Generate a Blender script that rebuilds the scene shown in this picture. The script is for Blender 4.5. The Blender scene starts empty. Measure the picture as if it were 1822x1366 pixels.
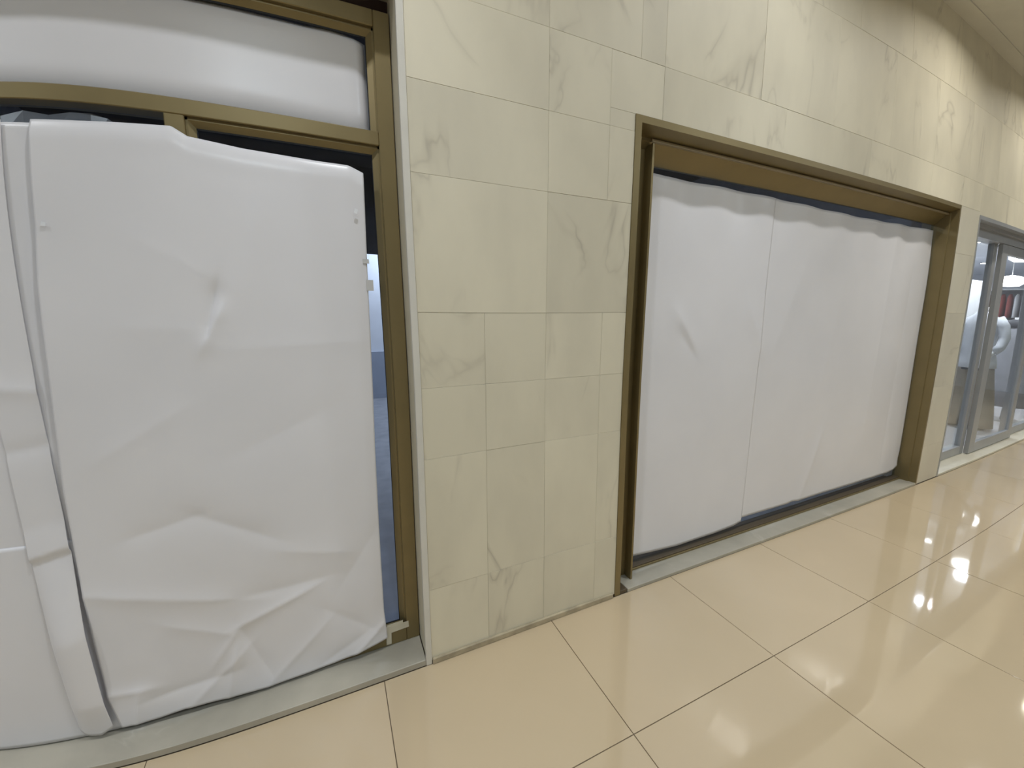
import bpy, bmesh, math, random
from mathutils import Vector, Matrix, noise

random.seed(7)
scene = bpy.context.scene
COL = scene.collection

# ------------------------------------------------------------------ camera
# an ultra-wide phone lens: its barrel curve is the lens polynomial (radians per mm on a 36 mm sensor)
YAW, PITCH, ROLL = math.radians(24.323), math.radians(-9.722), math.radians(-0.253)
fwd = Vector((math.sin(YAW) * math.cos(PITCH), math.cos(YAW) * math.cos(PITCH), math.sin(PITCH)))
rgt0 = Vector((math.cos(YAW), -math.sin(YAW), 0))
up0 = rgt0.cross(fwd)
rgt = rgt0 * math.cos(ROLL) + up0 * math.sin(ROLL)
upv = -rgt0 * math.sin(ROLL) + up0 * math.cos(ROLL)
cd = bpy.data.cameras.new('camera')
cam = bpy.data.objects.new('camera', cd)
COL.objects.link(cam)
cam.matrix_world = Matrix(((rgt.x, upv.x, -fwd.x, 0.0), (rgt.y, upv.y, -fwd.y, -1.50147), (rgt.z, upv.z, -fwd.z, 1.49729), (0, 0, 0, 1)))
cd.sensor_fit = 'HORIZONTAL'
cd.sensor_width = 36.0
cd.sensor_height = 36.0 * 1366 / 1822
cd.clip_start = 0.05
cd.clip_end = 100
cd.lens = 19.6
cd.type = 'PANO'
cd.panorama_type = 'FISHEYE_LENS_POLYNOMIAL'
cd.fisheye_fov = math.radians(170)
cd.fisheye_polynomial_k0 = 0.0
cd.fisheye_polynomial_k1 = -7.57569859e-02
cd.fisheye_polynomial_k2 = 7.98921032e-04
cd.fisheye_polynomial_k3 = 7.13858123e-05
cd.fisheye_polynomial_k4 = -2.32119059e-06
scene.camera = cam

# ------------------------------------------------------------------ light
scene.view_settings.view_transform = 'Standard'
scene.view_settings.look = 'None'
scene.view_settings.gamma = 1.0
scene.view_settings.exposure = 0.16
scene.view_settings.use_curve_mapping = False
scene.cycles.max_bounces = 7
scene.cycles.diffuse_bounces = 4
scene.cycles.glossy_bounces = 4
scene.cycles.caustics_reflective = False
scene.cycles.caustics_refractive = False

world = bpy.data.worlds.new('world')
scene.world = world
world.use_nodes = True
world.node_tree.nodes['Background'].inputs['Color'].default_value = (0.93, 0.96, 1.0, 1)
world.node_tree.nodes['Background'].inputs['Strength'].default_value = 0.15


def downlight(x, y, z, power, radius, color, spread=150):
    ld = bpy.data.lights.new('downlight', 'AREA')
    ld.shape = 'DISK'
    ld.size = radius * 2
    ld.energy = power
    ld.color = color
    ld.spread = math.radians(spread)
    o = bpy.data.objects.new('downlight', ld)
    o.location = (x, y, z)
    COL.objects.link(o)
    return o


WARM = (0.935, 0.965, 1.0)
COOL = (0.80, 0.92, 1.0)
for lx in (-3.85, -1.85, 0.15, 2.15, 4.15, 6.15, 8.15):
    kk, cc = (1.12, (1.0, 0.96, 0.875)) if lx > 4 else (1.0, WARM)       # the lamps further along are warmer and stronger
    downlight(lx, -0.72, 3.72, 9.2 * kk, 0.04, cc, 156)
    downlight(lx, -0.72, 3.715, 2.6 * kk, 0.035, cc, 72)      # bright middle of the same lamp's beam
for lx in (-3.0, -0.5, 2.0, 4.5, 7.0):
    downlight(lx, -2.9, 3.72, 19, 0.12, COOL, 170)  # unseen second row, added as ambient fill for the corridor
# lights of the two shop interiors: added fill, except the lamps over the mannequins
downlight(1.2, 5.3, 3.25, 56, 0.4, (0.86, 0.93, 1.0), 170)  # added to brighten the vacant unit's rear wall, no fixture there
downlight(1.6, 2.2, 3.25, 40, 0.4, (0.82, 0.91, 1.0), 170)  # added fill inside the vacant unit
downlight(7.7, 0.63, 2.715, 26, 0.09, (0.90, 0.94, 1.0), 170)
downlight(9.1, 0.63, 2.715, 26, 0.09, (0.90, 0.94, 1.0), 170)
downlight(8.5, 2.6, 2.70, 95, 0.4, (0.90, 0.94, 1.0), 170)  # added fill to brighten the clothes shop, no fixture here
downlight(12.5, 2.2, 2.70, 95, 0.4, (0.90, 0.94, 1.0), 170)  # added fill for the deeper part of the clothes shop

# ------------------------------------------------------------------ material helpers
MATS = {}


def nodes_of(name):
    m = bpy.data.materials.new(name)
    m.use_nodes = True
    nt = m.node_tree
    return m, nt, nt.nodes['Principled BSDF']


def N(nt, typ, **kw):
    n = nt.nodes.new(typ)
    for k, v in kw.items():
        if k.startswith('in_'):
            n.inputs[k[3:].replace('_', ' ')].default_value = v
        else:
            setattr(n, k, v)
    return n


def ramp(nt, src, stops):
    r = nt.nodes.new('ShaderNodeValToRGB')
    while len(r.color_ramp.elements) < len(stops):
        r.color_ramp.elements.new(0.5)
    for e, (p, c) in zip(r.color_ramp.elements, stops):
        e.position = p
        e.color = (c[0], c[1], c[2], 1) if isinstance(c, (tuple, list)) else (c, c, c, 1)
    nt.links.new(src, r.inputs[0])
    return r.outputs[0]


def mixc(nt, fac, a, b, mode='MIX'):
    m = nt.nodes.new('ShaderNodeMix')
    m.data_type = 'RGBA'
    m.blend_type = mode
    for s, v in ((m.inputs[0], fac), (m.inputs[6], a), (m.inputs[7], b)):
        if hasattr(v, 'is_linked') or hasattr(v, 'links'):
            nt.links.new(v, s)
        elif isinstance(v, (tuple, list)):
            s.default_value = (v[0], v[1], v[2], 1)
        else:
            s.default_value = v
    return m.outputs[2]


def simple(name, color, rough=0.5, metal=0.0, var=0.06, scale=6.0, bump=0.0, spec=0.5):
    """plain surface with a little procedural mottling"""
    m, nt, b = nodes_of(name)
    g = N(nt, 'ShaderNodeTexCoord')
    n = N(nt, 'ShaderNodeTexNoise')
    n.inputs['Scale'].default_value = scale
    n.inputs['Detail'].default_value = 5
    nt.links.new(g.outputs['Object'], n.inputs['Vector'])
    lo = tuple(max(0, c * (1 - var)) for c in color)
    hi = tuple(min(1, c * (1 + var)) for c in color)
    nt.links.new(ramp(nt, n.outputs['Fac'], [(0.3, lo), (0.7, hi)]), b.inputs['Base Color'])
    b.inputs['Roughness'].default_value = rough
    b.inputs['Metallic'].default_value = metal
    b.inputs['Specular IOR Level'].default_value = spec
    if bump:
        bp = N(nt, 'ShaderNodeBump')
        bp.inputs['Strength'].default_value = bump
        bp.inputs['Distance'].default_value = 0.004
        nt.links.new(n.outputs['Fac'], bp.inputs['Height'])
        nt.links.new(bp.outputs['Normal'], b.inputs['Normal'])
    MATS[name] = m
    return m


def emissive(name, color, strength):
    m, nt, b = nodes_of(name)
    b.inputs['Base Color'].default_value = (*color, 1)
    b.inputs['Emission Color'].default_value = (*color, 1)
    b.inputs['Emission Strength'].default_value = strength
    MATS[name] = m
    return m


def marble(name, light, dark, vein, rough=0.28, tile_var=0.05):
    m, nt, b = nodes_of(name)
    g = N(nt, 'ShaderNodeNewGeometry')
    oi = N(nt, 'ShaderNodeObjectInfo')
    mul = N(nt, 'ShaderNodeMath', operation='MULTIPLY')
    mul.inputs[1].default_value = 53.0
    nt.links.new(oi.outputs['Random'], mul.inputs[0])
    comb = N(nt, 'ShaderNodeCombineXYZ')
    for i in range(3):
        nt.links.new(mul.outputs[0], comb.inputs[i])
    add = N(nt, 'ShaderNodeVectorMath', operation='ADD')
    nt.links.new(g.outputs['Position'], add.inputs[0])
    nt.links.new(comb.outputs[0], add.inputs[1])
    mp = N(nt, 'ShaderNodeMapping')
    mp.inputs['Scale'].default_value = (1.0, 1.0, 0.45)
    nt.links.new(add.outputs[0], mp.inputs['Vector'])
    cloud = N(nt, 'ShaderNodeTexNoise')
    cloud.inputs['Scale'].default_value = 3.2
    cloud.inputs['Detail'].default_value = 5
    nt.links.new(mp.outputs[0], cloud.inputs['Vector'])
    base = ramp(nt, cloud.outputs['Fac'], [(0.28, dark), (0.62, light)])
    vn = N(nt, 'ShaderNodeTexNoise')
    vn.inputs['Scale'].default_value = 1.7
    vn.inputs['Detail'].default_value = 4
    vn.inputs['Distortion'].default_value = 1.1
    rot = N(nt, 'ShaderNodeMapping')
    rot.inputs['Rotation'].default_value = (0, 0.5, 0)
    nt.links.new(mp.outputs[0], rot.inputs['Vector'])
    nt.links.new(rot.outputs[0], vn.inputs['Vector'])
    sub = N(nt, 'ShaderNodeMath', operation='SUBTRACT')
    sub.inputs[1].default_value = 0.5
    nt.links.new(vn.outputs['Fac'], sub.inputs[0])
    ab = N(nt, 'ShaderNodeMath', operation='ABSOLUTE')
    nt.links.new(sub.outputs[0], ab.inputs[0])
    vmask = ramp(nt, ab.outputs[0], [(0.0, 1.0), (0.009, 0.35), (0.03, 0.0)])
    br = N(nt, 'ShaderNodeTexNoise')
    br.inputs['Scale'].default_value = 2.6
    nt.links.new(add.outputs[0], br.inputs['Vector'])
    bmask = ramp(nt, br.outputs['Fac'], [(0.48, 0.0), (0.68, 0.55)])
    mm = N(nt, 'ShaderNodeMath', operation='MULTIPLY')
    nt.links.new(vmask, mm.inputs[0])
    nt.links.new(bmask, mm.inputs[1])
    col = mixc(nt, mm.outputs[0], base, vein)
    # each slab its own tone
    tone = N(nt, 'ShaderNodeMapRange')
    tone.inputs['To Min'].default_value = 1 - tile_var
    tone.inputs['To Max'].default_value = 1 + tile_var * 0.6
    nt.links.new(oi.outputs['Random'], tone.inputs['Value'])
    col = mixc(nt, 1.0, col, tone.outputs['Result'], 'MULTIPLY')
    nt.links.new(col, b.inputs['Base Color'])
    b.inputs['Roughness'].default_value = rough
    MATS[name] = m
    return m


def glass(name, tint=(1, 1, 1), refl=0.08):
    """thin clear pane: what is behind shows through, the front mirrors a little, more at a slant"""
    m = bpy.data.materials.new(name)
    m.use_nodes = True
    nt = m.node_tree
    nt.nodes.remove(nt.nodes['Principled BSDF'])
    out = nt.nodes['Material Output']
    tr = N(nt, 'ShaderNodeBsdfTransparent')
    tr.inputs['Color'].default_value = (*tint, 1)
    gl = N(nt, 'ShaderNodeBsdfGlossy')
    gl.inputs['Roughness'].default_value = 0.01
    fr = N(nt, 'ShaderNodeFresnel')
    ge = N(nt, 'ShaderNodeNewGeometry')
    io = N(nt, 'ShaderNodeMapRange')          # the same index seen from either face of the pane
    io.inputs['To Min'].default_value = 1.38
    io.inputs['To Max'].default_value = 1 / 1.38
    nt.links.new(ge.outputs['Backfacing'], io.inputs['Value'])
    nt.links.new(io.outputs['Result'], fr.inputs['IOR'])
    mx = N(nt, 'ShaderNodeMixShader')
    nt.links.new(fr.outputs[0], mx.inputs[0])
    nt.links.new(tr.outputs[0], mx.inputs[1])
    nt.links.new(gl.outputs[0], mx.inputs[2])
    nt.links.new(mx.outputs[0], out.inputs['Surface'])
    MATS[name] = m
    return m


marble('marble_wall', (0.73, 0.68, 0.535), (0.64, 0.595, 0.47), (0.36, 0.32, 0.25), rough=0.6)
marble('marble_cream', (0.70, 0.66, 0.54), (0.62, 0.58, 0.48), (0.45, 0.42, 0.33), rough=0.4)
marble('marble_grey', (0.47, 0.44, 0.365), (0.34, 0.32, 0.265), (0.62, 0.60, 0.53), rough=0.35)
simple('pale_trim', (0.66, 0.64, 0.58), 0.4, var=0.05)
simple('grime', (0.42, 0.36, 0.25), 0.7, var=0.25, scale=14)
simple('grout', (0.16, 0.12, 0.08), 0.8)
simple('backing', (0.56, 0.51, 0.41), 0.9)
simple('bronze', (0.25, 0.195, 0.092), 0.38, metal=0.5, var=0.05)
simple('lit_bronze', (0.46, 0.38, 0.24), 0.35, metal=0.4)  # lighter copy of the bronze, a lit edge put into the colour
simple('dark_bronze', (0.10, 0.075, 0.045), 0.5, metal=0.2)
simple('gasket', (0.012, 0.012, 0.014), 0.6)
simple('maroon', (0.045, 0.022, 0.018), 0.7)
simple('aluminium', (0.43, 0.44, 0.45), 0.4, metal=0.4, var=0.04)
simple('ceiling_paint', (0.66, 0.64, 0.56), 0.8, var=0.03)
simple('white_paint', (0.74, 0.76, 0.80), 0.7, var=0.03)
simple('blue_grey_paint', (0.36, 0.40, 0.48), 0.6, var=0.05)
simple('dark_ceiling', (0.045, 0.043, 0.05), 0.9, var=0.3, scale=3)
simple('concrete', (0.30, 0.31, 0.34), 0.6, var=0.15)
simple('shop_floor', (0.62, 0.62, 0.64), 0.12, var=0.03)
simple('tape', (0.62, 0.58, 0.46), 0.5, var=0.06)
simple('clear_tape', (0.60, 0.60, 0.60), 0.25, var=0.02)
simple('film', (0.20, 0.22, 0.26), 0.25, var=0.3, scale=9)
simple('white_cloth', (0.82, 0.84, 0.88), 0.9, var=0.04)
simple('beige_cloth', (0.40, 0.34, 0.26), 0.9, var=0.10)
simple('grey_cloth', (0.36, 0.36, 0.39), 0.9, var=0.08)
simple('red_cloth', (0.42, 0.12, 0.11), 0.9, var=0.1)
simple('dark_cloth', (0.05, 0.05, 0.06), 0.8)
simple('mannequin_skin', (0.80, 0.79, 0.78), 0.35, var=0.02)
glass('clear_glass', (0.93, 0.96, 0.98))
glass('smoked_glass', (0.84, 0.88, 0.95))
emissive('lamp_glow', (1.0, 0.98, 0.95), 14.0)
emissive('spot_glow', (1.0, 0.98, 0.95), 25.0)


def paper_mat():
    m, nt, b = nodes_of('paper')
    g = N(nt, 'ShaderNodeTexCoord')
    n = N(nt, 'ShaderNodeTexNoise')
    n.inputs['Scale'].default_value = 2.2
    n.inputs['Detail'].default_value = 3
    nt.links.new(g.outputs['Object'], n.inputs['Vector'])
    nt.links.new(ramp(nt, n.outputs['Fac'], [(0.3, (0.765, 0.762, 0.795)), (0.7, (0.805, 0.80, 0.83))]), b.inputs['Base Color'])
    b.inputs['Roughness'].default_value = 0.29
    b.inputs['Specular IOR Level'].default_value = 0.45
    MATS['paper'] = m


paper_mat()


def floor_mat():
    m, nt, b = nodes_of('porcelain')
    g = N(nt, 'ShaderNodeNewGeometry')
    n = N(nt, 'ShaderNodeTexNoise')
    n.inputs['Scale'].default_value = 1.3
    n.inputs['Detail'].default_value = 6
    nt.links.new(g.outputs['Position'], n.inputs['Vector'])
    nt.links.new(ramp(nt, n.outputs['Fac'], [(0.3, (0.54, 0.435, 0.29)), (0.7, (0.58, 0.465, 0.315))]), b.inputs['Base Color'])
    b.inputs['Roughness'].default_value = 0.045
    b.inputs['IOR'].default_value = 1.78
    w = N(nt, 'ShaderNodeTexNoise')
    w.inputs['Scale'].default_value = 5.0
    nt.links.new(g.outputs['Position'], w.inputs['Vector'])
    bp = N(nt, 'ShaderNodeBump')
    bp.inputs['Strength'].default_value = 0.05
    bp.inputs['Distance'].default_value = 0.003
    nt.links.new(w.outputs['Fac'], bp.inputs['Height'])
    nt.links.new(bp.outputs['Normal'], b.inputs['Normal'])
    MATS['porcelain'] = m


floor_mat()

# ------------------------------------------------------------------ mesh helpers


def link(name, me, mat=None, parent=None, loc=(0, 0, 0)):
    o = bpy.data.objects.new(name, me)
    o.location = loc
    COL.objects.link(o)
    if mat and not me.materials:
        me.materials.append(MATS[mat])
    if parent:
        o.parent = parent
    return o


def bm_obj(name, bm, mat, parent=None, loc=(0, 0, 0), smooth=False):
    me = bpy.data.meshes.new(name)
    bmesh.ops.recalc_face_normals(bm, faces=bm.faces[:])
    bm.to_mesh(me)
    bm.free()
    if smooth:
        for p in me.polygons:
            p.use_smooth = True
    return link(name, me, mat, parent, loc)


def add_box(bm, x0, x1, y0, y1, z0, z1, bevel=0.0):
    vs = [bm.verts.new((x, y, z)) for x in (x0, x1) for y in (y0, y1) for z in (z0, z1)]
    idx = [(0, 1, 3, 2), (4, 6, 7, 5), (0, 4, 5, 1), (2, 3, 7, 6), (0, 2, 6, 4), (1, 5, 7, 3)]
    fs = [bm.faces.new([vs[i] for i in f]) for f in idx]
    if bevel:
        es = list({e for f in fs for e in f.edges})
        bmesh.ops.bevel(bm, geom=es, offset=bevel, segments=1, affect='EDGES')


def box(name, x0, x1, y0, y1, z0, z1, mat, parent=None, bevel=0.0):
    """a box whose origin sits at its own base centre"""
    cx, cy = (x0 + x1) / 2, (y0 + y1) / 2
    bm = bmesh.new()
    add_box(bm, x0 - cx, x1 - cx, y0 - cy, y1 - cy, 0, z1 - z0, bevel)
    o = bm_obj(name, bm, mat, parent, (cx, cy, z0))
    if parent:
        o.location = Vector(o.location) - Vector(parent.location)
    return o


def prism(name, poly, axis, a0, a1, mat, parent=None, origin=(0, 0, 0)):
    """poly in the two other axes (y,z for x; x,y for z), swept from a0 to a1"""
    bm = bmesh.new()

    def P(u, v, a):
        p = (a, u, v) if axis == 'x' else (u, v, a)
        return tuple(p[i] - origin[i] for i in range(3))
    A = [bm.verts.new(P(u, v, a0)) for u, v in poly]
    B = [bm.verts.new(P(u, v, a1)) for u, v in poly]
    n = len(poly)
    for i in range(n):
        j = (i + 1) % n
        bm.faces.new((A[i], A[j], B[j], B[i]))
    bm.faces.new(A)
    bm.faces.new(B[::-1])
    o = bm_obj(name, bm, mat, parent)
    if parent:
        o.location = Vector(origin) - Vector(parent.location)
    else:
        o.location = origin
    return o


def empty(name, loc=(0, 0, 0)):
    o = bpy.data.objects.new(name, None)
    o.location = loc
    COL.objects.link(o)
    return o


def tag(o, label=None, cat=None, group=None, kind=None):
    for k, v in (('label', label), ('category', cat), ('group', group), ('kind', kind)):
        if v:
            o[k] = v
    return o


def lathe(bm, prof, seg=20, cx=0, cy=0, sx=1.0, sy=1.0, cap=True):
    rings = []
    for r, z in prof:
        rings.append([bm.verts.new((cx + math.cos(2 * math.pi * i / seg) * r * sx, cy + math.sin(2 * math.pi * i / seg) * r * sy, z)) for i in range(seg)])
    for a, b in zip(rings, rings[1:]):
        for i in range(seg):
            j = (i + 1) % seg
            bm.faces.new((a[i], a[j], b[j], b[i]))
    if cap:
        bm.faces.new(rings[0][::-1])
        bm.faces.new(rings[-1])


def loft(bm, sections, seg=20, cap=True):
    """sections: (cx, cy, z, rx, ry)"""
    rings = []
    for cx, cy, z, rx, ry in sections:
        rings.append([bm.verts.new((cx + math.cos(2 * math.pi * i / seg) * rx, cy + math.sin(2 * math.pi * i / seg) * ry, z)) for i in range(seg)])
    for a, b in zip(rings, rings[1:]):
        for i in range(seg):
            j = (i + 1) % seg
            bm.faces.new((a[i], a[j], b[j], b[i]))
    if cap:
        bm.faces.new(rings[0][::-1])
        bm.faces.new(rings[-1])


# ------------------------------------------------------------------ floor
TX0, TY0, TS = 0.8853, -0.6046, 0.8
floor = box('floor', -4.0, 12.2, -6.2, 0.25, -0.06, -0.004, 'grout')
tag(floor, 'polished beige porcelain tile floor of the corridor', kind='structure')
G = 0.0016
tile_me = {}


def floor_tile(x0, x1, y0, y1):
    key = (round(x1 - x0, 3), round(y1 - y0, 3))
    if key not in tile_me:
        bm = bmesh.new()
        w, d = (x1 - x0) / 2 - G, (y1 - y0) / 2 - G
        add_box(bm, -w, w, -d, d, -0.012, 0.0, 0.0006)
        me = bpy.data.meshes.new('floor_tile')
        bmesh.ops.recalc_face_normals(bm, faces=bm.faces[:])
        bm.to_mesh(me)
        bm.free()
        me.materials.append(MATS['porcelain'])
        tile_me[key] = me
    o = link('floor_tile', tile_me[key], None, floor)
    o.location = Vector(((x0 + x1) / 2, (y0 + y1) / 2, random.uniform(-0.0003, 0.0003))) - Vector(floor.location)
    return o


for i in range(-6, 14):
    xa = TX0 + i * TS
    floor_tile(xa, xa + TS, TY0, -0.004)
    for j in range(7):
        floor_tile(xa, xa + TS, TY0 - (j + 1) * TS, TY0 - j * TS)

# ------------------------------------------------------------------ facade wall
WT = 3.745                      # ceiling height
W1L, W1R, W1T = -2.30, 0.265, 2.643      # opening of the left shopfront
F2L, F2R, F2T = 1.283, 4.658, 2.378      # opening of the second shopfront
F3L, F3R, F3T = 5.070, 9.60, 2.350       # opening of the lit shop
bm = bmesh.new()
yb0, yb1 = 0.014, 0.24
for (x0, x1, z0, z1) in ((-4.0, W1L, 0, 3.9), (W1L, W1R + 0.01, W1T, 3.9), (W1R + 0.01, F2L, 0, 3.9), (F2L, F2R, F2T, 3.9),
                         (F2R, F3L, 0, 3.9), (F3L, F3R, F3T, 3.9), (F3R, 12.2, 0, 3.9)):
    add_box(bm, x0, x1, yb0, yb1, z0, z1)
wall = bm_obj('wall_back', bm, 'backing')
tag(wall, 'cream veined marble slab wall between the shopfronts', kind='structure')


def slab(x0, x1, z0, z1, mat='marble_wall', y=0.0):
    g = 0.0004
    o = box('marble_slab', x0 + g, x1 - g, y + random.uniform(-0.0006, 0.0006), 0.0135, z0 + g, z1 - g, mat, wall, 0.0006)
    return o


rows_low = [(0.012, 0.353), (0.353, 0.931), (0.931, 1.224), (1.224, 1.519), (1.519, 2.006), (2.006, 2.307)]
xs_pillar = [0.288, 0.555, 0.845, 1.145, F2L]
for z0, z1 in rows_low:
    xs = xs_pillar if z0 < 1.5 else ([0.288, 0.845, F2L] if z0 < 2 else [0.288, 0.845, 1.145, F2L])    # wider slabs higher up
    for a, b in zip(xs, xs[1:]):
        slab(a, b, z0, z1)
for a, b in ((0.288, 0.845), (0.845, 1.145)):
    slab(a, b, 2.307, 2.60)
slab(1.145, F2L, 2.307, F2T)
slab(1.145, 1.439, F2T, 2.60)
x = 1.439
while x < F3R - 0.01:
    x2 = min(x + 0.88, F3R)
    if x < F2R < x2:
        x2 = F2R
        slab(x, x2, F2T, 2.60)
        slab(F2R, F3L, F2T, 2.60)
        x = F3L
        continue
    slab(x, x2, F2T if x < F2R else F3T, 2.60)
    x = x2
for a, b in ((0.288, 0.845), (0.845, 1.301), (1.301, 1.439), (1.439, 2.10), (2.10, 2.758), (2.758, 3.42), (3.42, 4.08), (4.08, 4.74), (4.74, 5.4), (5.4, 6.06), (6.06, 6.72), (6.72, 7.38), (7.38, 8.04), (8.04, 8.7), (8.7, F3R)):
    slab(a, b, 2.60, 3.182)
for a, b in ((0.288, 1.0), (1.0, 1.65), (1.65, 2.3), (2.3, 2.96), (2.96, 3.625), (3.625, 4.131), (4.131, 4.461), (4.461, 5.1), (5.1, 5.76), (5.76, 6.42), (6.42, 7.08), (7.08, 7.74), (7.74, 8.4), (8.4, 9.0), (9.0, F3R)):
    slab(a, b, 3.182, 3.76)
# strip between second shopfront and lit shop, and the far ends
for z0, z1 in ((0.004, 0.353), (0.353, 0.885), (0.885, 1.519), (1.519, 2.006), (2.006, F2T)):
    slab(F2R, F3L, z0, z1, 'marble_cream')
for z0, z1 in ((0.004, 0.885), (0.885, 1.8), (1.8, 2.6), (2.6, 3.182), (3.182, 3.76)):
    slab(F3R, 10.4, z0, z1)
    slab(-3.2, W1L, z0, z1)
for a, b in ((W1L, -1.5), (-1.5, -0.65), (-0.65, 0.262)):
    slab(a, b, W1T, 3.182)
    slab(a, b, 3.182, 3.76)
# marble lining of the opening beside the left shopfront
box('reveal_slab', W1R, W1R + 0.0095, 0.016, 0.22, 0.03, W1T - 0.002, 'marble_wall', wall)

# pale corner strip and the grimy skirting line
trim1 = box('trim_1', 0.2615, 0.2870, -0.006, 0.0135, 0.0, 3.75, 'pale_trim', None, 0.002)
tag(trim1, 'narrow pale stone corner strip beside the left shopfront', kind='structure')
bm = bmesh.new()
add_box(bm, 0.289, 1.268, -0.012, 0.0005, 0.0, 0.028, 0.003)
bb = bm_obj('baseboard_back', bm, 'grime')
tag(bb, 'low grimy skirting strip at the foot of the marble pillar', kind='structure')

# ------------------------------------------------------------------ ceiling and opposite side
bm = bmesh.new()
add_box(bm, -4.0, 12.2, -6.2, -0.13, WT + 0.012, WT + 0.06)
ceil = bm_obj('ceiling', bm, 'ceiling_paint')
tag(ceil, 'plain greyish painted corridor ceiling', kind='structure')
bm = bmesh.new()
add_box(bm, -4.0, 12.2, -0.13, 0.012, WT, WT + 0.06)
tag(bm_obj('trim_2', bm, 'ceiling_paint'), 'ceiling edge strip running along the top of the marble wall', kind='structure')
box('wall_front', -4.0, 12.2, -6.35, -6.2, 0.0, 3.8, 'white_paint')['kind'] = 'structure'
bpy.data.objects['wall_front']['label'] = 'plain white wall across the corridor'

# ------------------------------------------------------------------ left shopfront (window_1)
YF, YG = 0.140, 0.170
w1 = empty('window_1', (-1.0, 0.16, 0.03))
tag(w1, 'bronze framed shopfront on the left with papered panes and a transom', kind='structure')
ZB = 0.030
ZT0, ZT1 = 2.127, 2.175
ZH0, ZH1 = 2.520, 2.575
xr0, xr1 = 0.205, 0.262
ML, MR = -0.435, -0.382
box('stile', xr0, xr1, YF, 0.21, ZB, ZH1, 'bronze', w1, 0.0025)
box('stile', W1L + 0.005, W1L + 0.06, YF, 0.21, ZB, ZH1, 'bronze', w1, 0.0025)
box('transom', W1L + 0.06, xr0, YF, 0.21, ZT0, ZT1, 'bronze', w1, 0.0025)
box('head_rail', W1L + 0.06, xr0, YF, 0.21, ZH0, ZH1, 'bronze', w1, 0.0025)
box('mullion', ML, MR, YF, 0.21, ZB, ZT0, 'bronze', w1, 0.0025)
box('bottom_rail', MR, xr0, YF, 0.21, ZB, 0.095, 'bronze', w1, 0.0025)
box('bottom_rail', W1L + 0.06, ML, YF + 0.02, 0.21, ZB, 0.095, 'bronze', w1, 0.0025)
# sloping glazing beads round the two fixed panes
bx, bz = 0.025, 0.026
o1 = (w1.location.x, w1.location.y, w1.location.z)


def bead_z(x_edge, sgn, z0, z1):
    x_in = x_edge + sgn * bx
    poly = [(x_edge, YF + 0.013), (x_edge + sgn * 0.006, YF + 0.013), (x_in, YG - 0.004), (x_in, YG), (x_edge, YG)]
    prism('glazing_bead', poly, 'z', z0, z1, 'bronze', w1, o1)
    gx = x_in + sgn * 0.0025
    prism('gasket', [(x_in, YG - 0.004), (gx, YG - 0.004), (gx, YG), (x_in, YG)], 'z', z0, z1, 'gasket', w1, o1)


def bead_x(z_edge, sgn, x0, x1):
    z_in = z_edge + sgn * bz
    poly = [(YF + 0.013, z_edge), (YF + 0.013, z_edge + sgn * 0.008), (YG - 0.004, z_in), (YG, z_in), (YG, z_edge)]
    prism('glazing_bead', poly, 'x', x0, x1, 'bronze', w1, o1)
    gz = z_in + sgn * 0.005
    prism('gasket', [(YG - 0.004, z_in), (YG - 0.004, gz), (YG, gz), (YG, z_in)], 'x', x0, x1, 'gasket', w1, o1)


bead_z(xr0, -1, ZT1, ZH0)
bead_x(ZH0, -1, W1L + 0.06, xr0)
bead_z(xr0, -1, 0.095, ZT0)
bead_z(MR, 1, 0.095, ZT0)
bead_x(ZT0, -1, MR, xr0)
bead_x(0.095, 1, MR, xr0)
box('pane', W1L + 0.06, xr0 - 0.004, 0.200, 0.206, ZT1, ZH0 - 0.004, 'clear_glass', w1)
box('pane', MR + 0.004, xr0 - 0.004, YG + 0.002, YG + 0.008, 0.10, ZT0 - 0.004, 'smoked_glass', w1)
box('pane', W1L + 0.06, ML, YG + 0.022, YG + 0.028, 0.09, ZT0, 'smoked_glass', w1)
box('shutter_box', W1L, W1R, 0.19, 0.24, ZH1 - 0.03, 2.80, 'maroon', w1)
t1 = box('threshold_slab', W1L, 0.262, -0.004, 0.235, 0.0, 0.030, 'marble_grey', None, 0.003)
tag(t1, 'worn grey marble threshold slab below the left shopfront', 'threshold', kind='structure')

# ------------------------------------------------------------------ paper sheets


def lerp_pts(pts, t):
    if t <= pts[0][0]:
        return pts[0][1]
    for (a, va), (b, vb) in zip(pts, pts[1:]):
        if t <= b:
            return va + (vb - va) * (t - a) / (b - a)
    return pts[-1][1]


def crease(x, z, x1, z1, x2, z2, amp, w):
    dx, dz = x2 - x1, z2 - z1
    L = math.hypot(dx, dz)
    t = ((x - x1) * dx + (z - z1) * dz) / (L * L)
    d = abs((x - x1) * dz - (z - z1) * dx) / L
    if d > 6 * w:
        return 0.0
    along = 1.0 if 0.25 <= t <= 0.75 else math.exp(-((min(abs(t - 0.25), abs(t - 0.75))) * 2.6) ** 2)
    return amp * along * math.exp(-d / w)


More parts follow.
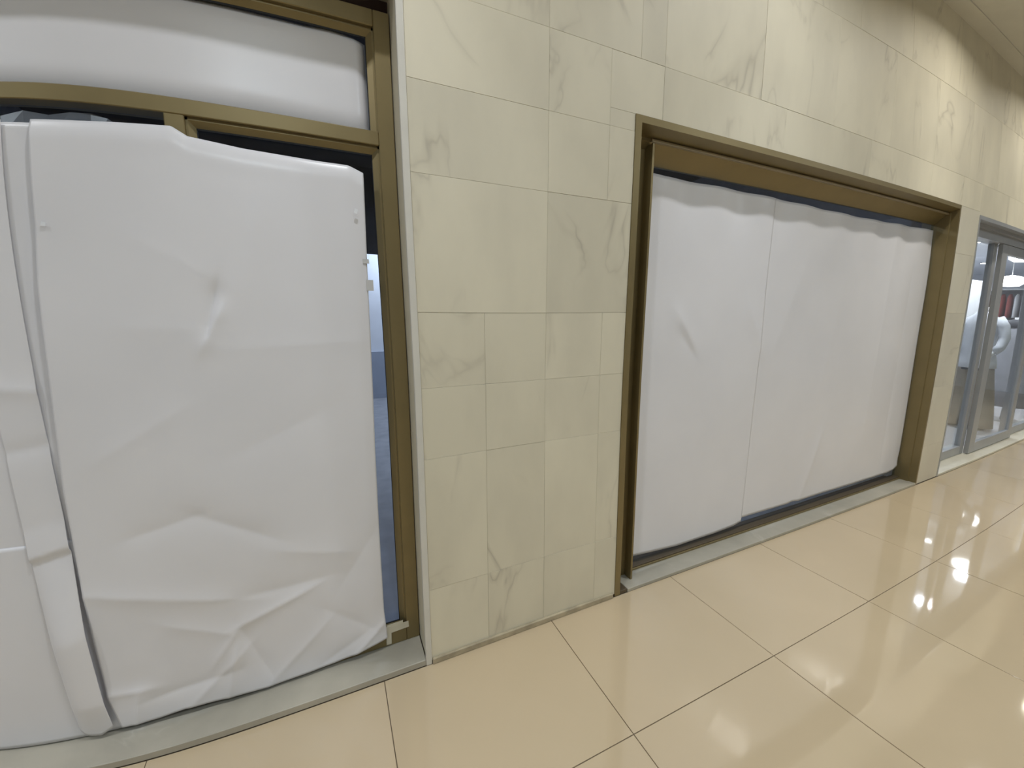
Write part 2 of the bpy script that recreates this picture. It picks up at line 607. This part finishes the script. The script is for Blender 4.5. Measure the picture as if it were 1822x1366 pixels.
def sheet(name, left, right, top, bottom, yfun, nx, nz, label, cat='paper sheet', group=None):
    """left/right: (z, x) points; top/bottom: (x, z) points; yfun(x, z, u, v) gives the depth"""
    zs_mid = 0.5
    vs, fs = [], []
    for j in range(nz + 1):
        v = j / nz
        for i in range(nx + 1):
            u = i / nx
            # edges of the sheet, then a plain blend between them
            zg = bottom[0][1] + (top[0][1] - bottom[0][1]) * v
            xl, xrr = lerp_pts(left, zg), lerp_pts(right, zg)
            x = xl + (xrr - xl) * u
            z = lerp_pts(bottom, x) + (lerp_pts(top, x) - lerp_pts(bottom, x)) * v
            vs.append((x, yfun(x, z, u, v), z))
    for j in range(nz):
        for i in range(nx):
            a = j * (nx + 1) + i
            fs.append((a, a + 1, a + nx + 2, a + nx + 1))
    cx = sum(v[0] for v in vs) / len(vs)
    z0 = min(v[2] for v in vs)
    me = bpy.data.meshes.new(name)
    me.from_pydata([(a - cx, b, c - z0) for a, b, c in vs], [], fs)
    for p in me.polygons:
        p.use_smooth = True
    o = link(name, me, 'paper', None, (cx, 0, z0))
    sm = o.modifiers.new('thickness', 'SOLIDIFY')
    sm.thickness = 0.0005
    sm.offset = 0
    tag(o, label, cat, group)
    return o


def fbm(x, z, s, seed, oct=2):
    t, a, f = 0.0, 1.0, s
    for _ in range(oct):
        t += a * noise.noise(Vector((x * f + seed, z * f * 0.8 - seed, seed * 1.7)))
        a *= 0.45
        f *= 2.1
    return t


# sheet behind the transom pane
def y_upper(x, z, u, v):
    y = 0.176 + 0.003 * fbm(x, z, 2.0, 3.1)
    y += 0.018 * max(0.0, 1 - (z - 2.172) / 0.075) ** 2          # lower edge curls back
    y += 0.018 * max(0.0, (x - 0.125) / 0.055) ** 2              # right edge curls back
    y += 0.006 * max(0.0, (z - 2.455) / 0.05) ** 2
    return min(y, 0.197)


sheet('paper_sheet', [(2.1, -2.2), (2.6, -2.2)], [(2.1, 0.180), (2.6, 0.178)],
      [(-2.2, 2.497), (-0.3, 2.496), (-0.02, 2.488), (0.06, 2.498), (0.12, 2.488), (0.18, 2.482)], [(-2.2, 2.177), (0.18, 2.177)],
      y_upper, 120, 24, 'wide white paper sheet filling the transom pane above the doorway', group='white papers covering the shopfront glass')

BIG = [(-0.826, 0.596, -0.40, 0.461, 0.009, 0.045), (-0.40, 0.461, -0.10, 0.46, -0.006, 0.04), (-0.403, 0.349, -0.16, 0.43, 0.008, 0.022),
       (-0.41, 0.345, -0.33, 0.10, -0.008, 0.03), (-0.42, 0.27, -0.474, 0.06, 0.009, 0.022), (-0.403, 0.35, -0.50, 0.22, 0.006, 0.02),
       (-0.68, 0.77, -0.487, 0.815, -0.007, 0.05), (-0.487, 0.815, -0.27, 0.68, -0.008, 0.05),
       (-0.837, 0.20, -0.70, 0.185, 0.007, 0.02), (-0.738, 0.181, -0.77, 0.05, 0.008, 0.022), (-0.70, 0.14, -0.45, 0.16, -0.007, 0.03),
       (-0.60, 0.06, -0.40, 0.24, 0.007, 0.025), (-0.33, 0.06, -0.12, 0.25, 0.006, 0.025), (-0.10, 0.30, 0.08, 0.14, -0.007, 0.04),
       (-0.02, 0.055, 0.115, 0.17, 0.008, 0.02), (-0.15, 0.06, 0.02, 0.14, -0.005, 0.025), (-0.345, 1.60, -0.388, 1.44, -0.015, 0.018),
       (-0.335, 1.53, -0.40, 1.40, 0.012, 0.022), (-0.311, 1.394, 0.10, 1.41, 0.003, 0.06), (-0.60, 1.47, -0.36, 1.46, 0.003, 0.07), (-0.72, 1.05, -0.48, 1.20, 0.004, 0.07),
       (-0.35, 1.02, -0.05, 1.15, -0.004, 0.08), (-0.55, 1.75, -0.30, 1.60, 0.003, 0.09), (-0.20, 1.85, -0.28, 1.55, 0.003, 0.06),
       (-0.62, 0.42, -0.45, 0.33, 0.005, 0.03), (-0.25, 0.62, -0.02, 0.55, 0.006, 0.05), (-0.05, 0.40, 0.10, 0.62, -0.005, 0.05)]


def y_big(x, z, u, v):
    y = 0.117 - 0.010 * math.sin(math.pi * u) * math.sin(math.pi * min(1, v * 1.05)) + 0.006 * fbm(x, z, 1.5, 8.3)
    for c in BIG:
        y += crease(x, z, *c) * -1.0
    lo = max(0.0, 1 - z / 0.8)
    y += lo * 0.004 * fbm(x, z, 6.0, 21.0)
    # the upper edge bends back towards the frame
    t = max(0.0, (v - 0.972) / 0.028)
    y += 0.012 * t * t
    y += 0.006 * max(0.0, (u - 0.93) / 0.07) ** 2
    return min(y, 0.1375)


sheet('paper_sheet', [(0.05, -0.815), (0.18, -0.832), (0.562, -0.828), (0.958, -0.819), (1.175, -0.805), (1.364, -0.794), (1.593, -0.784), (1.767, -0.769), (2.1, -0.760)],
      [(0.05, 0.120), (0.198, 0.112), (0.60, 0.113), (0.968, 0.116), (1.635, 0.131), (2.1, 0.143)],
      [(-0.85, 2.062), (-0.647, 2.070), (-0.415, 2.085), (-0.375, 2.061), (-0.229, 2.047), (-0.016, 2.040), (0.092, 2.040), (0.143, 2.022)],
      [(-0.85, 0.053), (-0.70, 0.050), (-0.616, 0.060), (-0.34, 0.042), (-0.10, 0.050), (-0.001, 0.062), (0.12, 0.085)],
      y_big, 150, 230, 'largest white paper sheet, creased at its foot, hanging over the left doorway', group='white papers covering the shopfront glass')


# narrow strip that ends in a hollow roll
def y_strip(x, z, u, v):
    y = 0.1295 + 0.002 * fbm(x, z, 3.0, 4.4)
    uu = max(0.0, min(1.0, (x + 0.947) / 0.135))
    arch = math.sqrt(max(0.0, 1 - (2 * uu - 1) ** 2))
    zf = 0.735 + 0.03 * uu
    if z > zf:
        t = max(0.0, 1 - (z - zf - 0.012) / 0.10) if z > zf + 0.012 else max(0.0, (z - zf) / 0.012)
        y -= 0.010 * t
    else:
        k = min(1.0, (zf - z) / 0.30) * min(1.0, 0.45 + (z - 0.05) / 0.25)
        y -= 0.046 * k * arch
    y -= crease(x, z, -0.95, 1.30, -0.80, 1.28, 0.006, 0.03) + crease(x, z, -0.95, 1.10, -0.82, 1.12, -0.006, 0.03)
    return y


sheet('paper_strip', [(0.05, -0.925), (0.075, -0.938), (0.11, -0.945), (2.1, -0.945)], [(0.05, -0.845), (0.08, -0.838), (0.36, -0.8365), (2.1, -0.8365)],
      [(-0.95, 2.058), (-0.73, 2.066)], [(-0.95, 0.085), (-0.925, 0.056), (-0.88, 0.046), (-0.845, 0.066), (-0.80, 0.10)],
      y_strip, 44, 160, 'narrow white paper strip curled into a roll at its lower end', group='white papers covering the shopfront glass')


def y_left(x, z, u, v):
    return 0.1365 + 0.0015 * fbm(x, z, 2.0, 14.4)


sheet('paper_sheet', [(0.03, -1.9), (0.9, -1.9)], [(0.03, -0.79), (0.9, -0.79)], [(-1.9, 0.812), (-0.9, 0.795), (-0.79, 0.793)], [(-1.9, 0.036), (-0.79, 0.036)],
      lambda x, z, u, v: y_left(x, z, u, v) - 0.0015, 60, 50, 'lower white paper sheet at the far left edge beside the curled strip', group='white papers covering the shopfront glass')
sheet('paper_sheet', [(0.7, -1.9), (2.1, -1.9)], [(0.7, -0.77), (2.1, -0.72)], [(-1.9, 2.050), (-0.72, 2.058)], [(-1.9, 0.78), (-0.8, 0.78)],
      y_left, 60, 80, 'upper white paper sheet at the far left edge behind the strip', group='white papers covering the shopfront glass')

# torn film in the gap over the papers
bm = bmesh.new()
pts = [(-1.9, 2.03, 2.09), (-0.86, 2.03, 2.090), (-0.80, 2.03, 2.106), (-0.74, 2.03, 2.100), (-0.68, 2.03, 2.108), (-0.63, 2.03, 2.112), (-0.59, 2.03, 2.104), (-0.55, 2.03, 2.075), (-0.46, 2.03, 2.068)]
tops = [bm.verts.new((x, 0.181 + 0.006 * math.sin(x * 40), b)) for x, a, b in pts]
bots = [bm.verts.new((x, 0.176, a)) for x, a, b in pts]
for i in range(len(pts) - 1):
    bm.faces.new((bots[i], bots[i + 1], tops[i + 1], tops[i]))
fo = bm_obj('plastic_film', bm, 'film')
fo.modifiers.new('thickness', 'SOLIDIFY').thickness = 0.001
tag(fo, 'torn grey plastic film in the gap above the door paper', 'plastic film')


def tape(x0, x1, z0, z1, y, mat, label, tilt=0.0):
    bm = bmesh.new()
    add_box(bm, -(x1 - x0) / 2, (x1 - x0) / 2, -0.0008, 0.0008, -(z1 - z0) / 2, (z1 - z0) / 2)
    o = bm_obj('tape_piece', bm, mat, None, ((x0 + x1) / 2, y, (z0 + z1) / 2))
    o.rotation_euler = (0, tilt, 0)
    tag(o, label, 'tape', 'pieces of tape on the left shopfront')
    return o


tape(0.120, 0.215, 0.095, 0.125, 0.1382, 'tape', 'beige tape strip across the foot of the bronze stile', -0.05)
tape(0.120, 0.190, 0.122, 0.138, 0.1375, 'tape', 'thin beige tape strip just above the wider one', -0.04)
tape(0.115, 0.137, 0.040, 0.130, 0.1365, 'tape', 'upright beige tape strip at the lower corner of the big paper', 0.03)
tape(0.125, 0.150, 1.60, 1.64, 0.1200, 'clear_tape', 'clear tape on the right edge of the big paper', 0.0)
tape(0.118, 0.140, 1.700, 1.716, 0.1200, 'clear_tape', 'small clear tape bit higher on the big paper edge', 0.0)

tape(0.100, 0.111, 1.872, 1.888, 0.1060, 'white_cloth', 'tiny white tape fleck near the upper right edge of the big paper', 0.3)
tape(-0.752, -0.741, 1.765, 1.776, 0.1090, 'white_cloth', 'tiny white tape fleck near the upper left edge of the big paper', 0.2)

# ------------------------------------------------------------------ second shopfront (window_2)
w2 = empty('window_2', (2.97, 0.08, 0.02))
tag(w2, 'wide bronze framed display window with papered glass', kind='structure')
o2 = tuple(w2.location)
Z2B = 0.02
# top member: stepped profile
head = [(-0.004, F2T), (-0.004, 2.348), (0.072, 2.330), (0.072, 2.317), (0.149, 2.247), (0.165, 2.247), (0.165, F2T)]
prism('head_frame', head, 'x', F2L, F2R, 'bronze', w2, o2)
prism('head_lip', [(0.060, 2.326), (0.058, 2.314), (0.073, 2.314), (0.073, 2.326)], 'x', 1.440, 4.630, 'lit_bronze', w2, o2)  # thin light line under the head, painted by the paler bronze
# left member: lip, channel and proud inner bead
prism('jamb', [(F2L, -0.004), (1.318, -0.004), (1.318, 0.100), (1.372, 0.100), (1.372, 0.092), (1.380, 0.092), (1.380, 0.100), (1.436, 0.100), (1.436, 0.165), (F2L, 0.165)], 'z', 0.0, 2.348, 'bronze', w2, o2)
prism('inner_stile', [(1.436, 0.050), (1.448, 0.050), (1.448, 0.160), (1.436, 0.160)], 'z', Z2B, 2.303, 'bronze', w2, o2)
# right member: deep plain jamb
prism('jamb', [(F2R, -0.004), (4.638, -0.004), (4.638, 0.048), (4.630, 0.052), (4.630, 0.165), (F2R, 0.165)], 'z', 0.0, 2.348, 'bronze', w2, o2)
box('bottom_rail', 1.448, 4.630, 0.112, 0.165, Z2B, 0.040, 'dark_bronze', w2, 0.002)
box('sill_bead', 1.448, 4.630, 0.106, 0.114, Z2B, 0.032, 'bronze', w2, 0.001)
box('pane', 1.448, 4.630, 0.150, 0.156, 0.038, 2.242, 'smoked_glass', w2)
t2 = box('threshold_slab', 1.370, 4.640, -0.006, 0.112, 0.0, Z2B, 'marble_grey', None, 0.002)
tag(t2, 'narrow grey marble threshold slab below the wide display window', 'threshold', kind='structure')
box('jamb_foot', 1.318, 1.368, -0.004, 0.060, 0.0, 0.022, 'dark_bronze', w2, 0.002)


def y_p2(seed, ph):
    def f(x, z, u, v):
        y = 0.132 + 0.004 * fbm(x, z, 1.6, seed)
        t = max(0.0, (z - 1.75) / 0.45)
        wv = math.sin((x - ph) * 2 * math.pi / 0.40)
        y += 0.0062 * wv * min(1.0, t * t * 1.4)
        y -= crease(x, z, 1.75, 1.52, 1.92, 1.30, 0.010, 0.05) + crease(x, z, 2.35, 1.55, 2.52, 1.25, 0.008, 0.07)
        y -= crease(x, z, 1.90, 1.28, 1.80, 1.40, -0.008, 0.03)
        y -= crease(x, z, 2.9, 1.9, 2.6, 1.2, 0.006, 0.10) + crease(x, z, 3.4, 2.0, 3.2, 0.9, 0.006, 0.12) + crease(x, z, 4.0, 2.1, 3.9, 0.4, 0.006, 0.10)
        y -= crease(x, z, 3.12, 0.12, 3.3, 0.6, 0.010, 0.06) + crease(x, z, 4.35, 2.1, 4.3, 0.3, -0.005, 0.06)
        return min(max(y, 0.108), 0.148)
    return f


PAP2 = 'white papers covering the wide display window'
sheet('paper_sheet', [(0.05, 1.470), (2.3, 1.460)], [(0.05, 2.474), (0.20, 2.484), (2.3, 2.500)],
      [(1.46, 2.212), (1.60, 2.202), (2.016, 2.203), (2.50, 2.200)], [(1.46, 0.100), (1.60, 0.088), (1.877, 0.067), (2.2, 0.068), (2.40, 0.078), (2.474, 0.092)],
      y_p2(5.5, 1.71), 90, 120, 'left white paper sheet behind the bronze display frame, hanging lower', group=PAP2)
f_r = y_p2(5.5, 1.71)
sheet('paper_sheet', [(0.05, 2.44), (2.3, 2.46)], [(0.05, 4.612), (0.14, 4.600), (0.25, 4.618), (2.3, 4.612)],
      [(2.44, 2.201), (2.633, 2.198), (3.0, 2.190), (3.478, 2.184), (4.2, 2.192), (4.62, 2.200)],
      [(2.44, 0.119), (2.99, 0.113), (3.05, 0.122), (3.12, 0.114), (3.767, 0.107), (4.45, 0.100), (4.54, 0.112), (4.61, 0.150)],
      lambda x, z, u, v: f_r(x, z, u, v) + 0.003 - 0.020 * max(0.0, (x - 4.5) / 0.11) * max(0.0, 1 - z / 0.22), 150, 120,
      'right white paper sheet of the bronze display window, with the curled corner', group=PAP2)

# ------------------------------------------------------------------ vacant unit behind the papers
bm = bmesh.new()
add_box(bm, W1L - 0.2, 4.84, 0.24, 6.2, -0.05, -0.002)
tag(bm_obj('floor_inner', bm, 'concrete'), 'bare concrete floor inside the vacant unit', kind='structure')
bm = bmesh.new()
add_box(bm, W1L - 0.2, 4.84, 6.2, 6.3, 0.0, 3.5)
wi = bm_obj('wall_inner_back', bm, 'white_paint')
tag(wi, 'white rear wall inside the vacant unit', kind='structure')
box('dado_panel', W1L - 0.2, 4.84, 6.12, 6.2, 0.0, 0.88, 'blue_grey_paint', wi)
bm = bmesh.new()
add_box(bm, W1L - 0.3, W1L - 0.2, 0.24, 6.3, 0.0, 3.5)
tag(bm_obj('wall_inner_left', bm, 'concrete'), 'bare grey side wall inside the vacant unit', kind='structure')
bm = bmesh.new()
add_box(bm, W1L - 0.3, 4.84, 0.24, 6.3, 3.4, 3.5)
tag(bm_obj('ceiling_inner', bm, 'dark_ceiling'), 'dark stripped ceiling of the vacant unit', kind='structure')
bm = bmesh.new()
add_box(bm, 4.84, 4.96, 0.24, 6.3, 0.0, 3.5)
tag(bm_obj('wall_partition', bm, 'concrete'), 'bare grey party wall between the vacant unit and the lit shop', kind='structure')
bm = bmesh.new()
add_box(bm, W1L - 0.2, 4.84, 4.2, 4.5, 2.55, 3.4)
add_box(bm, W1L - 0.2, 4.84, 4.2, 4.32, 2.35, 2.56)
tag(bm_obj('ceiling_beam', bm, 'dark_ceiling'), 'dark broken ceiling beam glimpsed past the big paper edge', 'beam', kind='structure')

# ------------------------------------------------------------------ lit clothes shop (window_3, door_1)
w3 = empty('window_3', (7.3, 0.12, 0.02))
tag(w3, 'grey aluminium shopfront of the lit clothes shop', kind='structure')
o3 = tuple(w3.location)
prism('head_frame', [(-0.004, F3T), (-0.004, 2.318), (0.055, 2.318), (0.055, 2.290), (0.090, 2.290), (0.090, 2.215), (0.20, 2.215), (0.20, F3T)], 'x', F3L, F3R, 'aluminium', w3, o3)
box('corner_strip', F3L, F3L + 0.022, -0.004, 0.20, 0.0, 2.318, 'aluminium', w3, 0.002)
box('stile', F3L + 0.022, F3L + 0.09, 0.14, 0.19, 0.025, 2.215, 'aluminium', w3, 0.002)
box('stile', 6.03, 6.13, 0.14, 0.19, 0.025, 2.215, 'aluminium', w3, 0.002)
box('stile', 7.38, 7.47, 0.14, 0.19, 0.025, 2.215, 'aluminium', w3, 0.002)
box('stile', F3R - 0.08, F3R, 0.14, 0.19, 0.025, 2.215, 'aluminium', w3, 0.002)
box('bottom_rail', F3L + 0.09, 6.03, 0.14, 0.19, 0.025, 0.115, 'aluminium', w3, 0.002)
box('bottom_rail', 7.47, F3R - 0.08, 0.14, 0.19, 0.025, 0.115, 'aluminium', w3, 0.002)
box('pane', F3L + 0.09, 6.03, 0.162, 0.168, 0.11, 2.215, 'clear_glass', w3)
box('pane', 7.47, F3R - 0.08, 0.162, 0.168, 0.11, 2.215, 'clear_glass', w3)
d1 = empty('door_1', (6.78, 0.115, 0.028))
tag(d1, 'grey aluminium sliding glass door of the lit clothes shop', kind='structure')
box('stile', 6.12, 6.27, 0.095, 0.135, 0.03, 2.212, 'aluminium', d1, 0.002)
box('stile', 7.34, 7.46, 0.095, 0.135, 0.03, 2.212, 'aluminium', d1, 0.002)
box('bottom_rail', 6.27, 7.34, 0.095, 0.135, 0.03, 0.135, 'aluminium', d1, 0.002)
box('top_rail', 6.27, 7.34, 0.095, 0.135, 2.12, 2.212, 'aluminium', d1, 0.002)
box('pane', 6.27, 7.34, 0.112, 0.118, 0.135, 2.12, 'clear_glass', d1)
t3 = box('threshold_slab', F3L + 0.022, F3R, -0.004, 0.24, 0.0, 0.022, 'marble_cream', None, 0.002)
tag(t3, 'cream marble threshold slab of the lit clothes shop', 'threshold', kind='structure')

bm = bmesh.new()
add_box(bm, 4.96, 18.0, 0.24, 5.0, -0.05, 0.0)
sf = bm_obj('floor_shop', bm, 'grout')
tag(sf, 'pale grey tiled floor inside the lit clothes shop', kind='structure')
sme = None
for i in range(17):
    for j in range(6):
        if sme is None:
            b2 = bmesh.new()
            add_box(b2, -0.398, 0.398, -0.398, 0.398, 0, 0.004)
            sme = bpy.data.meshes.new('floor_tile')
            bmesh.ops.recalc_face_normals(b2, faces=b2.faces[:])
            b2.to_mesh(sme)
            b2.free()
            sme.materials.append(MATS['shop_floor'])
        link('floor_tile', sme, None, sf, (5.36 + i * 0.8 - 0.02 * 0, 0.62 + j * 0.8, 0.0))
for nm, bxs, mt, lb in (('wall_shop_back', (4.96, 18.0, 5.0, 5.1, 0, 2.8), 'white_paint', 'white rear wall of the lit clothes shop'),
                        ('wall_shop_right', (18.0, 18.1, 0.2, 5.1, 0, 2.8), 'white_paint', 'white end wall of the lit clothes shop'),
                        ('ceiling_shop', (4.96, 18.0, 0.24, 5.1, 2.74, 2.84), 'white_paint', 'white ceiling inside the lit clothes shop'),
                        ('wall_shop_front', (12.2, 18.0, 0.014, 0.24, 0, 2.84), 'white_paint', 'inside of the front wall of the clothes shop')):
    bm = bmesh.new()
    add_box(bm, *bxs)
    tag(bm_obj(nm, bm, mt), lb, kind='structure')

# display partition behind the mannequins
dp = box('display_panel', 7.2, 9.7, 1.14, 1.20, 0.004, 2.05, 'white_paint', None, 0.004)
tag(dp, 'white display panel standing behind the shirted mannequin', 'panel')


def limb(bm, pts, seg=12):
    """tapered tube through (x, y, z, r)"""
    rings = []
    for k, (x, y, z, r) in enumerate(pts):
        a = Vector(pts[max(0, k - 1)][:3])
        b = Vector(pts[min(len(pts) - 1, k + 1)][:3])
        d = (b - a).normalized()
        s = d.cross(Vector((0, 1, 0.01))).normalized()
        t = d.cross(s)
        rings.append([bm.verts.new(Vector((x, y, z)) + (s * math.cos(2 * math.pi * i / seg) + t * math.sin(2 * math.pi * i / seg)) * r) for i in range(seg)])
    for a, b in zip(rings, rings[1:]):
        for i in range(seg):
            j = (i + 1) % seg
            bm.faces.new((a[i], a[j], b[j], b[i]))
    bm.faces.new(rings[0][::-1])
    bm.faces.new(rings[-1])


# mannequin in white shirt and wide beige trousers (seen along the shop window)
m1 = empty('mannequin', (7.75, 0.61, 0.004))
tag(m1, 'headless mannequin in white shirt and wide beige trousers behind the shop glass', 'mannequin')
bm = bmesh.new()
lathe(bm, [(0.20, 0.0), (0.20, 0.008), (0.02, 0.014), (0.012, 0.3), (0.012, 0.75)], 24)
bm_obj('stand', bm, 'aluminium', m1)
bm = bmesh.new()
loft(bm, [(0, 0, 1.30, 0.10, 0.14), (0, 0, 1.42, 0.09, 0.15), (0, 0, 1.50, 0.05, 0.06), (0, 0, 1.57, 0.045, 0.045), (0, 0, 1.61, 0.045, 0.045)])
bm_obj('torso', bm, 'mannequin_skin', m1, smooth=True)
bm = bmesh.new()
loft(bm, [(0, 0, 0.82, 0.17, 0.205), (0, 0, 0.90, 0.165, 0.20), (0, 0, 1.05, 0.135, 0.165), (0, 0, 1.22, 0.135, 0.165), (0, 0, 1.38, 0.115, 0.185),
          (0, 0, 1.46, 0.095, 0.175), (0, 0, 1.52, 0.07, 0.09), (0, 0, 1.55, 0.062, 0.07)], 24)
for s in (-1, 1):
    limb(bm, [(0, s * 0.15, 1.46, 0.06), (-0.02, s * 0.215, 1.36, 0.062), (-0.03, s * 0.245, 1.22, 0.056), (-0.09, s * 0.23, 1.10, 0.052), (-0.15, s * 0.19, 1.04, 0.05)])
bm_obj('shirt', bm, 'white_cloth', m1, smooth=True)
for s in (-1, 1):
    bm = bmesh.new()
    limb(bm, [(-0.15, s * 0.19, 1.045, 0.030), (-0.19, s * 0.17, 1.01, 0.034), (-0.24, s * 0.15, 0.985, 0.02)], 10)
    bm_obj('hand', bm, 'mannequin_skin', m1, smooth=True)
bm = bmesh.new()
for s in (-1, 1):
    loft(bm, [(0, s * 0.145, 0.03, 0.14, 0.135), (0, s * 0.135, 0.25, 0.125, 0.125), (0, s * 0.11, 0.50, 0.12, 0.12), (0, s * 0.09, 0.72, 0.125, 0.11), (0, s * 0.07, 0.90, 0.13, 0.11)], 18)
bm_obj('trousers', bm, 'beige_cloth', m1, smooth=True)
bm = bmesh.new()
lathe(bm, [(0.145, 0.0), (0.148, 0.03)], 24, 0, 0, 1.0, 1.28, False)
o = bm_obj('belt', bm, 'dark_cloth', m1)
o.location = (0, 0, 0.79)
o.modifiers.new('thickness', 'SOLIDIFY').thickness = 0.006

# mannequin in a long grey coat
m2 = empty('mannequin', (8.75, 0.50, 0.004))
tag(m2, 'headless mannequin in a long grey coat deeper in the shop', 'mannequin')
bm = bmesh.new()
lathe(bm, [(0.19, 0.0), (0.19, 0.008), (0.02, 0.014), (0.012, 0.2), (0.012, 0.6)], 24)
bm_obj('stand', bm, 'aluminium', m2)
bm = bmesh.new()
loft(bm, [(0, 0, 1.36, 0.06, 0.07), (0, 0, 1.44, 0.045, 0.045), (0, 0, 1.48, 0.045, 0.045)])
bm_obj('torso', bm, 'mannequin_skin', m2, smooth=True)
bm = bmesh.new()
loft(bm, [(0, 0, 0.22, 0.22, 0.27), (0, 0, 0.50, 0.19, 0.235), (0, 0, 0.85, 0.155, 0.19), (0, 0, 1.05, 0.14, 0.17), (0, 0, 1.25, 0.125, 0.195), (0, 0, 1.35, 0.10, 0.18), (0, 0, 1.40, 0.07, 0.09)], 24)
for s in (-1, 1):
    limb(bm, [(0, s * 0.16, 1.34, 0.06), (0, s * 0.22, 1.22, 0.06), (0, s * 0.25, 1.02, 0.052), (-0.03, s * 0.255, 0.82, 0.05)])
bm_obj('coat', bm, 'grey_cloth', m2, smooth=True)
bm = bmesh.new()
loft(bm, [(-0.02, 0, 1.34, 0.10, 0.12), (-0.02, 0, 1.40, 0.085, 0.10), (0, 0, 1.45, 0.06, 0.065)], 18)
bm_obj('collar', bm, 'dark_cloth', m2, smooth=True)

# wall rack of red and white clothes
rk = empty('clothes_rack', (12.1, 1.45, 0.004))
tag(rk, 'grey open clothes rack with red and white garments at the back', 'rack')
for yy in (-0.42, 0.42):
    box('post', 12.1 - 0.02, 12.1 + 0.02, 1.45 + yy - 0.02, 1.45 + yy + 0.02, 0.004, 2.05, 'aluminium', rk)
box('shelf', 11.9, 12.3, 1.03, 1.87, 2.0, 2.03, 'aluminium', rk)
box('shelf', 11.9, 12.3, 1.03, 1.87, 1.40, 1.43, 'aluminium', rk)
box('back_board', 12.28, 12.30, 1.03, 1.87, 0.05, 2.05, 'grey_cloth', rk)
for k in range(7):
    yy = 1.12 + k * 0.105
    mt = ['white_cloth', 'grey_cloth', 'white_cloth', 'red_cloth', 'red_cloth', 'red_cloth', 'beige_cloth'][k]
    bm = bmesh.new()
    loft(bm, [(0, 0, 0.0, 0.16, 0.035), (0, 0, 0.25, 0.15, 0.035), (0, 0, 0.40, 0.14, 0.03), (0, 0, 0.46, 0.05, 0.015)], 12)
    g = bm_obj('hanging_garment', bm, mt, None, (12.08, yy, 1.47), True)
    wordc = {'white_cloth': 'white', 'grey_cloth': 'grey', 'red_cloth': 'red', 'beige_cloth': 'beige'}[mt]
    nth = ['first', 'second', 'third', 'fourth', 'fifth', 'sixth', 'seventh'][k]
    tag(g, '%s garment hanging on the grey rack, %s from its right end' % (wordc, nth), 'garment', 'garments on the clothes rack')

# lamps of the lit shop


def disc_lamp(x, y, z, r, mat, label):
    e = empty('ceiling_lamp', (x, y, z))
    bm = bmesh.new()
    lathe(bm, [(r * 1.15, 0.0), (r * 1.15, -0.012), (r * 0.98, -0.012)], 28, cap=False)
    bm_obj('rim', bm, 'aluminium', e)
    bm = bmesh.new()
    lathe(bm, [(r, 0.0), (r, -0.008), (r * 0.5, -0.014)], 28)
    bm_obj('diffuser', bm, mat, e)
    tag(e, label, 'ceiling lamp', 'lamps in the clothes shop')


disc_lamp(7.70, 0.63, 2.74, 0.11, 'spot_glow', 'round ceiling lamp over the shirted mannequin')
disc_lamp(9.10, 0.63, 2.74, 0.11, 'spot_glow', 'round ceiling lamp over the grey coat mannequin')
disc_lamp(10.0, 1.40, 2.74, 0.06, 'spot_glow', 'small ceiling spot above the white display panel')
disc_lamp(14.1, 2.43, 2.74, 0.11, 'spot_glow', 'small round ceiling lamp deep in the shop, left of two')
disc_lamp(15.4, 1.78, 2.74, 0.11, 'spot_glow', 'small round ceiling lamp deep in the shop, right of two')


def pendant(x, y, z, r, label):
    e = empty('pendant_lamp', (x, y, z))
    bm = bmesh.new()
    lathe(bm, [(0.02, -0.5 * r), (r * 0.6, -0.46 * r), (r * 0.95, -0.2 * r), (r, 0.05 * r), (r * 0.8, 0.36 * r), (r * 0.4, 0.5 * r), (0.03, 0.54 * r)], 28)
    bm_obj('globe', bm, 'lamp_glow', e, smooth=True)
    bm = bmesh.new()
    lathe(bm, [(0.006, 0.5 * r), (0.006, 2.74 - z)], 8)
    bm_obj('cord', bm, 'aluminium', e)
    tag(e, label, 'pendant lamp', 'lamps in the clothes shop')


pendant(10.0, 0.95, 2.06, 0.17, 'glowing flattened round pendant lamp over the clothes rack')
pendant(8.6, 0.53, 2.31, 0.14, 'glowing round pendant lamp nearest the door top')
